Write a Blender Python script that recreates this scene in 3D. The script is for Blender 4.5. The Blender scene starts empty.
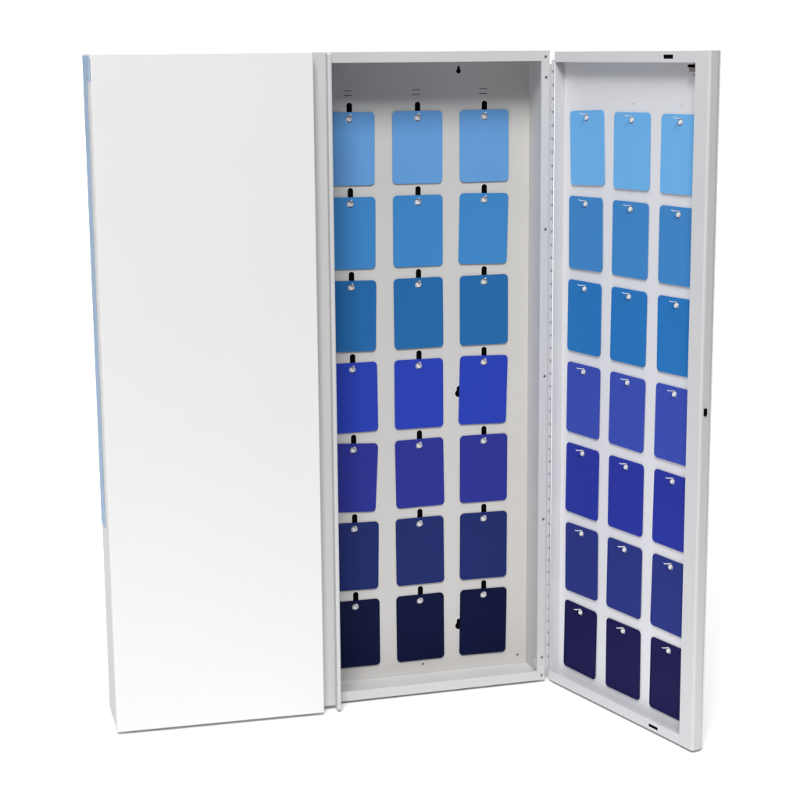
import bpy, bmesh, math, random
from mathutils import Vector, Matrix
random.seed(4)
scene = bpy.context.scene
COL = scene.collection

# ------------------------------------------------------------------ materials
def lin(c):
    return tuple(((v/255)/12.92 if v/255 <= .04045 else ((v/255+.055)/1.055)**2.4) for v in c)

def paint(name, rgb, rough=.42, var=.02, bump=.0, metallic=0., spec=.4, bscale=900.):
    """powder coat / plastic: base colour with very slight mottling and a fine orange-peel bump"""
    m = bpy.data.materials.new(name); m.use_nodes = True
    nt = m.node_tree; b = nt.nodes['Principled BSDF']
    tc = nt.nodes.new('ShaderNodeTexCoord')
    nz = nt.nodes.new('ShaderNodeTexNoise'); nz.inputs['Scale'].default_value = 7.; nz.inputs['Detail'].default_value = 4.
    nt.links.new(tc.outputs['Object'], nz.inputs['Vector'])
    mx = nt.nodes.new('ShaderNodeMix'); mx.data_type = 'RGBA'
    mx.inputs[6].default_value = (*[v*(1-var) for v in rgb], 1)
    mx.inputs[7].default_value = (*[min(1, v*(1+var)) for v in rgb], 1)
    nt.links.new(nz.outputs['Fac'], mx.inputs[0]); nt.links.new(mx.outputs[2], b.inputs['Base Color'])
    b.inputs['Roughness'].default_value = rough; b.inputs['Metallic'].default_value = metallic
    b.inputs['Specular IOR Level'].default_value = spec
    if bump > 0:
        n2 = nt.nodes.new('ShaderNodeTexNoise'); n2.inputs['Scale'].default_value = bscale; n2.inputs['Detail'].default_value = 2.
        nt.links.new(tc.outputs['Object'], n2.inputs['Vector'])
        bp = nt.nodes.new('ShaderNodeBump'); bp.inputs['Strength'].default_value = bump; bp.inputs['Distance'].default_value = .0003
        nt.links.new(n2.outputs['Fac'], bp.inputs['Height'])
        n3 = nt.nodes.new('ShaderNodeTexNoise'); n3.inputs['Scale'].default_value = 5.; n3.inputs['Detail'].default_value = 1.   # slight waviness of the sheet
        nt.links.new(tc.outputs['Object'], n3.inputs['Vector'])
        b2 = nt.nodes.new('ShaderNodeBump'); b2.inputs['Strength'].default_value = .35; b2.inputs['Distance'].default_value = .004
        nt.links.new(n3.outputs['Fac'], b2.inputs['Height']); nt.links.new(b2.outputs['Normal'], bp.inputs['Normal'])
        nt.links.new(bp.outputs['Normal'], b.inputs['Normal'])
    return m

M_WHITE = paint('white_powder_coat', (.745, .743, .747), .5, .012, .12)
M_GREY = paint('light_grey_powder_coat', (.575, .572, .575), .45, .02, .15)
M_PANEL = paint('warm_grey_powder_coat', (.605, .592, .572), .5, .025, .15)
M_DOORIN = paint('cool_grey_powder_coat', (.72, .722, .755), .45, .025, .15)
M_BLUE_STRIP = paint('pale_blue', (.37, .50, .68), .7, .03, spec=.05)  # pale blue tone of the left side strip and edge block
M_BLACK = paint('flat_black', (.004, .004, .005), .9, .0, spec=.0)  # flat black painting in the dark inside slots; the lock bolt shares it
M_SCREW = paint('zinc_screw', (.22, .22, .24), .35, .05, metallic=.8)
M_LIP = paint('door_paint_darkened', (.61, .612, .625), .45, .025, .15)  # door's inner paint darkened to offset brighter light on lips and hinge wall
M_HINGE = paint('grey_hinge_metal', (.52, .52, .545), .4, .03, metallic=.0)
M_PIN = paint('dark_hinge_pin', (.36, .36, .38), .5, .03)
M_HOOK = paint('white_hook_steel', (.74, .74, .76), .5, .02)
M_LATCH = paint('brown_latch_steel', (.34, .29, .30), .45, .08)
M_BACKDROP = paint('white_studio_paper', (.97, .97, .97), .95, .0, spec=.0)

# ------------------------------------------------------------------ helpers
def link(name, bm, mat, parent=None, loc=(0, 0, 0), rz=0., bevel=0., smooth=False):
    me = bpy.data.meshes.new(name); bmesh.ops.recalc_face_normals(bm, faces=bm.faces); bm.to_mesh(me); bm.free()
    if smooth:
        for p in me.polygons: p.use_smooth = True
    o = bpy.data.objects.new(name, me); COL.objects.link(o); me.materials.append(mat)
    o.parent = parent; o.location = loc; o.rotation_euler = (0, 0, rz)
    if bevel:
        md = o.modifiers.new('edge', 'BEVEL'); md.width = bevel; md.segments = 3; md.limit_method = 'ANGLE'; md.angle_limit = math.radians(40)
    return o

def box(bm, x0, x1, y0, y1, z0, z1):
    v = [bm.verts.new((x, y, z)) for x in (x0, x1) for y in (y0, y1) for z in (z0, z1)]
    for f in ((0, 1, 3, 2), (4, 6, 7, 5), (0, 4, 5, 1), (2, 3, 7, 6), (0, 2, 6, 4), (1, 5, 7, 3)):
        bm.faces.new([v[i] for i in f])

def B(*boxes):
    bm = bmesh.new()
    for b in boxes: box(bm, *b)
    return bm

def circle(cx, cz, r, n=20, sx=1.):
    return [(cx+sx*r*math.cos(2*math.pi*k/n), cz+r*math.sin(2*math.pi*k/n)) for k in range(n)]

def rrect(x0, x1, z0, z1, r, n=5):
    pts = []
    for cx, cz, a0 in ((x1-r, z1-r, 0), (x0+r, z1-r, 90), (x0+r, z0+r, 180), (x1-r, z0+r, 270)):
        for k in range(n+1):
            a = math.radians(a0+90*k/n); pts.append((cx+r*math.cos(a), cz+r*math.sin(a)))
    return pts

def keyhole(cx, cz, r, w, h, n=18):
    """round hole below, narrow neck above"""
    a0 = math.acos(w/r); pts = []
    for k in range(n+1):
        a = math.pi-a0+ (math.pi+2*a0)*k/n
        pts.append((cx+r*math.cos(a), cz+r*math.sin(a)))
    for k in range(7):
        a = math.pi*k/6
        pts.append((cx+w*math.cos(a), cz+h+w*math.sin(a)))
    return pts

def plate(outer, holes, y0, y1, bm=None):
    """flat sheet in the XZ plane, cut with real holes, from y0 to y1"""
    bm = bm or bmesh.new()
    loops = [outer]+holes
    for y in (y0, y1):
        edges = []
        for lp in loops:
            vs = [bm.verts.new((x, y, z)) for x, z in lp]
            edges += [bm.edges.new((vs[i], vs[(i+1) % len(vs)])) for i in range(len(vs))]
        bmesh.ops.triangle_fill(bm, use_beauty=True, use_dissolve=False, edges=edges, normal=(0, 1, 0))
    for lp in loops:
        a = [bm.verts.new((x, y0, z)) for x, z in lp]; b = [bm.verts.new((x, y1, z)) for x, z in lp]
        for i in range(len(lp)):
            j = (i+1) % len(lp); bm.faces.new((a[i], a[j], b[j], b[i]))
    bmesh.ops.remove_doubles(bm, verts=bm.verts, dist=1e-6)
    return bm

def disc(bm, cx, cy, cz, r, h, n=14):
    """shallow domed screw head facing -Y with a slot left between two halves"""
    rings = [(r, 0), (r, h*.45), (r*.72, h*.85), (r*.3, h)]
    prev = None
    for rr, d in rings:
        ring = [bm.verts.new((cx+rr*math.cos(2*math.pi*k/n), cy-d, cz+rr*math.sin(2*math.pi*k/n))) for k in range(n)]
        if prev:
            for k in range(n): bm.faces.new((prev[k], prev[(k+1) % n], ring[(k+1) % n], ring[k]))
        prev = ring
    bm.faces.new(prev)

# ------------------------------------------------------------------ measures (cabinet height = 1)
W, H, DEP = .690, 1.0, .084
X0, SX, Z0, SZ = -.2936, .10824, .8997, .12899         # hook grid on the back panel
D0, ZD0 = .0602, .9006                                  # hook grid on the open door
BASE = Vector((-W/2, .042, 0))

cab = bpy.data.objects.new('key_cabinet', None); COL.objects.link(cab)
cab.location = BASE; cab.empty_display_size = .1
cab['label'] = 'tall white and grey metal key cabinet, left door shut and right door standing wide open'
cab['category'] = 'key cabinet'
L = tuple(-BASE)                                        # child offset so that parts use world measures

# ---- body
holes = []
for i in range(7):
    for j in range(3):
        x, z = X0+j*SX+.001, Z0-i*SZ
        holes.append(rrect(x-.0044, x+.0044, z+.0052, z+.0243, .0042, 5))
for j in range(3):                                      # slits of the pressed bridges over the top row
    x = X0+j*SX-.0006; z = .9385
    holes.append(rrect(x-.0062, x+.0058, z+.0030, z+.0040, .0004, 2))
    holes.append(rrect(x-.0075, x+.0065, z-.0040, z-.0029, .0004, 2))
holes.append(keyhole(-.1182, .9697, .0038, .0021, .0058))
holes.append(keyhole(-.1185, .4640, .0062, .0036, .0085))
holes.append(keyhole(-.1190, .0765, .0062, .0036, .0085))
bm = plate([(-W+.002, .002), (-.002, .002), (-.002, H-.002), (-W+.002, H-.002)], holes, DEP-.001, DEP)
link('back_panel', bm, M_PANEL, cab, L)
link('slot_dark_sheet', B((-W+.004, -.004, DEP+.0022, DEP+.0032, .004, H-.004)), M_BLACK, cab, L)  # added black sheet that paints in the dark seen through slots and keyholes
for x0, x1 in ((-W, -W+.0015), (-.0015, 0)):
    link('side_wall', B((x0, x1, .0015, DEP+.0040, .0015, H-.0015)), M_GREY, cab, L)
link('top_wall', B((-W, 0, .0015, DEP+.0040, H-.0013, H)), M_GREY, cab, L)
link('bottom_wall', B((-W, 0, .0015, DEP+.0040, 0, .0013)), M_GREY, cab, L)
fr = plate([(-W-.0003, -.0003), (.0003, -.0003), (.0003, H+.0003), (-W-.0003, H+.0003)],
           [[(-W+.0129, .0150), (-.0129, .0150), (-.0129, .9841), (-W+.0129, .9841)]], 0, .0013)
frame = link('front_frame', fr, M_GREY, cab, L, bevel=.0005)
# returns of the frame into the cabinet (folded lip)
link('frame_return', B((-W+.0132, -.0132, .0014, .0060, .9843, .9853), (-W+.0132, -.0132, .0014, .0060, .0138, .0148),
                       (-.0127, -.0117, .0014, .0060, .0150, .9841)), M_GREY, frame)
for z, x in ((.9908, -.0068), (.9603, -.0058), (.73, -.0050), (.5, -.0047), (.2689, -.0049), (.0387, -.0054), (.0081, -.0054)):
    b = bmesh.new(); disc(b, x, -.0001, z, .0021, .0011)
    link('screw', b, M_SCREW, frame, smooth=False)
b = bmesh.new()                                          # little corner gusset at the foot of the opening
vs = [b.verts.new(p) for p in ((-.0135, .012, .0152), (-.0135, .03, .0152), (-.0135, .012, .034), (-.0022, .012, .0152), (-.0022, .03, .0152), (-.0022, .012, .034))]
for f in ((0, 1, 2), (3, 5, 4), (0, 3, 4, 1), (1, 4, 5, 2), (0, 2, 5, 3)): b.faces.new([vs[k] for k in f])
link('corner_gusset', b, M_GREY, cab, L)
for x, z in ((-.1807, .0136+.004), (-.0170, .0165)):
    b = bmesh.new(); disc(b, x, DEP-.0011, z, .0019, .001)
    link('rivet', b, M_SCREW, cab, L)
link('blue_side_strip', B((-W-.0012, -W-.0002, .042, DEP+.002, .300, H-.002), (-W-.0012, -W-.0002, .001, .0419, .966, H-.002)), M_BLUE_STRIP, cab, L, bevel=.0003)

# ---- hooks: a narrow tongue lanced out of the sheet, level, with a small upturned tip
def hook_mesh(y_panel, reach=.0185, w=.0034):
    b = bmesh.new()
    prof = [(y_panel, -.0006), (y_panel-reach*.75, .0004), (y_panel-reach*.95, .0010), (y_panel-reach, .0020)]
    th = .0009; prev = None
    for y, z in prof:
        ww = w if y > y_panel-reach*.9 else w*.72
        ring = [b.verts.new(p) for p in ((-ww/2, y, z), (ww/2, y, z), (ww/2, y+.0002, z+th), (-ww/2, y+.0002, z+th))]
        if prev:
            for k in range(4): b.faces.new((prev[k], prev[(k+1) % 4], ring[(k+1) % 4], ring[k]))
        else: b.faces.new(ring[::-1])
        prev = ring
    b.faces.new(prev)
    # added white nub in the card's hole, keeping it bright where shade would fall
    ca_, cb_ = [[b.verts.new((.0034*math.cos(2*math.pi*k/16), yy, -.0050+.0033*math.sin(2*math.pi*k/16))) for k in range(16)] for yy in (y_panel, y_panel-.0034)]
    for k in range(16): b.faces.new((ca_[k], ca_[(k+1) % 16], cb_[(k+1) % 16], cb_[k]))
    b.faces.new(cb_)
    return b
HOOK_UP = .0046
hook0 = link('hook', hook_mesh(0, .0112, .0027), M_HOOK, cab)
first = True
for i in range(7):
    for j in range(3):
        h = hook0 if first else hook0.copy()
        if not first: COL.objects.link(h); h.parent = cab
        first = False
        h.location = Vector((X0+j*SX, DEP-.001, Z0-i*SZ+HOOK_UP))-BASE

# ---- left door (shut): shallow tray whose free side steps back to a flange with a raised rim
LR = -math.atan2(.0120, .3163)
LPIV = Vector((-.6915, -.0026, 0))
ld = B((0, .3165, -.025, -.0005, .0006, 1.0008))
ldoor = link('door', ld, M_WHITE, cab, LPIV-BASE, LR, bevel=.0018)
ldoor['label'] = 'plain white door, shut'
strip = link('overlap_flange', B((.3166, .3400, -.0016, -.0004, .0018, .9990)), M_GREY, ldoor, bevel=.0003)
link('flange_rim', B((.3387, .3450, -.0185, -.0017, -.0006, .9990)), M_GREY, ldoor, bevel=.0022)
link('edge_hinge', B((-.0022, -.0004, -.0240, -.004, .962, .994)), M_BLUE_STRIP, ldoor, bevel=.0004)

# ---- right door (open): local x runs along the door, -y is its inner face, z up
ANG = 1.30608
DP = Vector((.0070, 0, 0))
DC, SL = .0190, .3549                                    # depth of the recess, length of the door
ZT, ZB = .9985, .0
rd = bmesh.new()
box(rd, .0, SL-.0012, DC, DC+.0020, ZB, ZT)
rdoor = link('door', rd, M_DOORIN, cab, DP-BASE, -ANG, bevel=.0009)
rdoor['label'] = 'open door, light grey inside, hung with three columns of blue cards'
# hinge-side wall with notches at both ends for the hinge, top and bottom channels, free-edge channel
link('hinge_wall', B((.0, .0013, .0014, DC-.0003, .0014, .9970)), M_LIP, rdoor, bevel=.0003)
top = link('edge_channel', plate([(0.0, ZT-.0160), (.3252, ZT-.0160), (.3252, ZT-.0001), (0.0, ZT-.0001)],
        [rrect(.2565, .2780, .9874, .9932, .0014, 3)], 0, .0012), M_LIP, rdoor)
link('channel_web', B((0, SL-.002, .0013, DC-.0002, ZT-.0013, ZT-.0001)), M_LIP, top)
link('latch_slot_dark', B((.255, .2795, .0022, .0032, .986, .9945)), M_BLACK, top)  # black plate painting in the shade behind the top slot
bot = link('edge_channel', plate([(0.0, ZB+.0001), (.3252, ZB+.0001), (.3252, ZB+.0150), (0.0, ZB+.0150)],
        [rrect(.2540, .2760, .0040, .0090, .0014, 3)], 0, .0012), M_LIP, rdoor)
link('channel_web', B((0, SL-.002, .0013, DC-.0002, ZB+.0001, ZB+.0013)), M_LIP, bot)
link('latch_slot_dark', B((.2525, .2775, .0022, .0032, .003, .0105)), M_BLACK, bot)  # same black plate for the shade in the bottom slot
fe = bmesh.new()
prof = [(.3254, 0.), (SL-.004, 0.)]                       # folded free edge with a rounded outer corner
for k in range(9):
    a = math.radians(-90+90*k/8); prof.append((SL-.004+.004*math.cos(a), .004+.004*math.sin(a)))
for k in range(9):
    a = math.radians(90*k/8); prof.append((SL-.007+.007*math.cos(a), DC+.0018-.007+.007*math.sin(a)))
prof += [(.3262, DC+.0018), (.3262, DC-.0002), (SL-.009, DC-.0002), (SL-.0022, DC-.007), (SL-.0022, .0016), (.3254, .0012)]
rings = [[fe.verts.new((x, y, z)) for x, y in prof] for z in (ZB-.0003, ZT+.0002)]
n = len(prof)
for k in range(n): fe.faces.new((rings[0][k], rings[0][(k+1) % n], rings[1][(k+1) % n], rings[1][k]))
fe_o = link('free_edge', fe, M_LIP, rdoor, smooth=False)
for z0, z1 in ((ZB-.0003, ZB+.0006), (ZT-.0008, ZT+.0002)):
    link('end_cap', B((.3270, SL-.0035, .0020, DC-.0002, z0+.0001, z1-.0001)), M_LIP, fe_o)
link('lock_bolt', B((SL-.0006, SL+.0022, .0050, .0098, .4965, .5065)), M_BLACK, rdoor, bevel=.0004)
lt = link('latch_spring', B((.3000, .3240, .0100, DC-.0005, .9700, .9800), (.3020, .3240, .0060, .0095, .9680, .9700),
                            (.3070, .3240, .0110, DC-.0005, .9645, .9665)), M_LATCH, rdoor, bevel=.0005)
link('latch_slot_dark', B((.3000, .3130, .0080, .0098, .9758, .9795)), M_BLACK, lt)  # black block in place of the dark of a slot in the latch

# piano hinge between cabinet and door: two leaves and a row of knuckles on a pin
hg = link('piano_hinge', B((.0005, .0065, .0006, .0018, .0180, .9800)), M_HINGE, cab, L)
b = bmesh.new(); z = .0205; nseg = 12
def tube(bm, cx, cy, r, z0, z1, n=12):
    a = [bm.verts.new((cx+r*math.cos(2*math.pi*k/n), cy+r*math.sin(2*math.pi*k/n), z0)) for k in range(n)]
    c = [bm.verts.new((cx+r*math.cos(2*math.pi*k/n), cy+r*math.sin(2*math.pi*k/n), z1)) for k in range(n)]
    for k in range(n): bm.faces.new((a[k], a[(k+1) % n], c[(k+1) % n], c[k]))
    bm.faces.new(a[::-1]); bm.faces.new(c)
while z < .975:
    tube(b, .0052, .0002, .0021, z, z+.0162); z += .0202
link('hinge_leaf', B((.0003, .0086, .0026, .0033, .0180, .9800)), M_HINGE, hg)
link('knuckles', b, M_HINGE, hg, smooth=False)
b = bmesh.new(); tube(b, .0052, .0004, .0013, .019, .979)
link('hinge_pin', b, M_PIN, hg)

# hooks of the open door: plate spot-welded on the panel, tongue standing out
dh = hook_mesh(0, .0140, .0026)
box(dh, -.0030, .0030, -.0004, .0, .0012, .0017)
box(dh, -.0026, .0026, -.0005, .0, .0186, .0194)
dhook0 = link('hook', dh, M_HOOK, rdoor)
first = True
for i in range(7):
    for j in range(3):
        h = dhook0 if first else dhook0.copy()
        if not first: COL.objects.link(h); h.parent = rdoor
        first = False
        h.location = (D0+j*SX, DC-.0002, ZD0-i*SZ+HOOK_UP)

# ------------------------------------------------------------------ cards
ROWS = ['pale sky blue', 'bright azure blue', 'deep ocean blue', 'royal blue', 'violet-tinted indigo', 'dark navy', 'midnight blue, almost black']
ROWPOS = ['top row', 'second row from the top', 'third row from the top', 'middle row', 'third row from the bottom', 'second row from the bottom', 'bottom row']
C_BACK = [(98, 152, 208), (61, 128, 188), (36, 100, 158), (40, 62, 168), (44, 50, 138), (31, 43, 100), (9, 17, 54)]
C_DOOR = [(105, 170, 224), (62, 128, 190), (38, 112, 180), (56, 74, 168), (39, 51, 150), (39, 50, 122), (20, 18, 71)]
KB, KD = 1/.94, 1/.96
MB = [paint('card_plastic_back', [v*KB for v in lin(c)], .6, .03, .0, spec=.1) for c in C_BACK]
MD = [paint('card_plastic_door', [v*KD for v in lin(c)], .6, .03, .0, spec=.1) for c in C_DOOR]
tilt_b = [(-.6, -.3, 0), (-.6, -.1, -1.4), (-1., .2, 0), (.4, 0, -1.5), (-2.9, .8, -.3), (-1.1, .4, -.5), (-.1, .3, -1.0)]
tilt_d = [(2.6, .7, .4), (1.2, 0, .1), (-.1, -.4, .6), (-.3, -1., -.4), (-.4, -.1, -.9), (.8, -.3, -1.), (-.6, .5, -.2)]

def card_mesh(w, h=.1110):
    hb = .0105
    return plate(rrect(-w/2, w/2, hb-h, hb, .0066, 6), [circle(0, 0, .0056, 20)], 0, .0012)

def card(w, mat, loc, tilt, rz, label, group, lean):
    o = link('key_card', card_mesh(w), mat, None, loc, 0)
    # rotation about the hook (tilt in the card's own plane, tiny lean off the panel), then with the door
    o.rotation_euler = (Matrix.Rotation(rz, 4, 'Z') @ Matrix.Rotation(math.radians(lean), 4, 'X') @ Matrix.Rotation(-math.radians(tilt), 4, 'Y')).to_euler()
    o['label'] = label; o['category'] = 'key card'; o['group'] = group
    return o

cn = ['left', 'middle', 'right']
for i in range(7):
    for j in range(3):
        card(.0800, MB[i], (X0+j*SX, DEP-.0031, Z0-i*SZ), tilt_b[i][j], 0,
             '%s card on the back panel, %s column' % (ROWS[i], cn[j]) + ', ' + ROWPOS[i], 'cards hanging inside the cabinet', -random.uniform(.05, .45))
U = Vector((math.cos(ANG), -math.sin(ANG), 0)); N = Vector((math.sin(ANG), math.cos(ANG), 0))
for i in range(7):
    for j in range(3):
        p = DP+U*(D0+j*SX)+N*(DC-.0021)
        card(.0828, MD[i], (p.x, p.y, ZD0-i*SZ), tilt_d[i][j], -ANG,
             '%s card on the open right door, %s column' % (ROWS[i], cn[j]) + ', ' + ROWPOS[i], 'cards hanging on the open door', -random.uniform(.05, .4))

# ------------------------------------------------------------------ studio sweep
b = bmesh.new(); FZ = -.0045
fv = [b.verts.new(p) for p in ((-2.4, -1.0, FZ), (3.4, -1.0, FZ), (3.4, 2.2, FZ), (-2.4, 2.2, FZ))]; b.faces.new(fv)
fl = link('floor', b, M_BACKDROP); fl['kind'] = 'structure'
b = bmesh.new(); prev = None
path = [(2.2+.8*math.sin(math.radians(a)), FZ+.8-.8*math.cos(math.radians(a))) for a in range(0, 91, 6)]+[(3.0, 4.5)]
for y, z in path:
    r = [b.verts.new((-7, y, z)), b.verts.new((7, y, z))]
    if prev: b.faces.new((prev[0], prev[1], r[1], r[0]))
    prev = r
bd = link('backdrop', b, M_BACKDROP, smooth=True); bd['kind'] = 'structure'

# ------------------------------------------------------------------ camera
Q = dict(f=1773.3366, yaw=.2773932, pitch=.1954184, roll=.0079412, p=(-.9693583, -2.5623188, 1.0036348))
cy_, sy_ = math.cos(Q['yaw']), math.sin(Q['yaw']); cp, sp = math.cos(Q['pitch']), math.sin(Q['pitch'])
f = Vector((sy_*cp, cy_*cp, -sp)); r = Vector((cy_, -sy_, 0)); d = f.cross(r)
c, s = math.cos(Q['roll']), math.sin(Q['roll'])
r2 = c*r+s*d; d2 = -s*r+c*d
cam = bpy.data.cameras.new('camera'); co = bpy.data.objects.new('camera', cam); COL.objects.link(co)
m = Matrix((r2, -d2, -f)).transposed().to_4x4(); m.translation = Vector(Q['p']); co.matrix_world = m
cam.sensor_width = 36; cam.lens = Q['f']/800*36; cam.clip_start = .01; cam.clip_end = 100
scene.camera = co

# ------------------------------------------------------------------ light
w = bpy.data.worlds.new('World'); scene.world = w; w.use_nodes = True
w.node_tree.nodes['Background'].inputs[0].default_value = (.97, .98, 1, 1)
w.node_tree.nodes['Background'].inputs[1].default_value = .11
def area(name, loc, target, sx, sy, power, col=(1, 1, 1)):
    l = bpy.data.lights.new(name, 'AREA'); l.shape = 'RECTANGLE'; l.size = sx; l.size_y = sy; l.energy = power; l.color = col
    o = bpy.data.objects.new(name, l); COL.objects.link(o); o.location = loc
    o.rotation_euler = (Vector(target)-Vector(loc)).to_track_quat('-Z', 'Y').to_euler()
    return o
area('key_softbox', (-1.7, -4.0, 4.85), (-.3, 0, .4), 2.1, 2.1, 342, (1, .99, .975))
area('side_fill', (-3.2, -1.3, .5), (0, -.1, .45), 1.2, 1.2, 12, (.95, .97, 1))  # added fill from the left, lifting the open door and inner right wall
area('overhead_fill', (-.3, -.35, 4.2), (-.3, -.35, 0), 2.2, 2.2, 74)  # added lamp straight above, lifting the floor to full white
for x in (-1.5, 2.3):
    o = area('backdrop_fill', (x, 1.5, 3.4), (x*.8, 3.0, .7), 3.0, .8, 23)  # added lamps that wash the backdrop out to white
    o.data.spread = math.radians(95)

scene.view_settings.view_transform = 'Standard'; scene.view_settings.look = 'None'
scene.view_settings.exposure = 0; scene.view_settings.gamma = 1
scene.render.resolution_x = 1024; scene.render.resolution_y = 1024
scene.render.engine = 'CYCLES'
scene.cycles.max_bounces = 8; scene.cycles.diffuse_bounces = 6
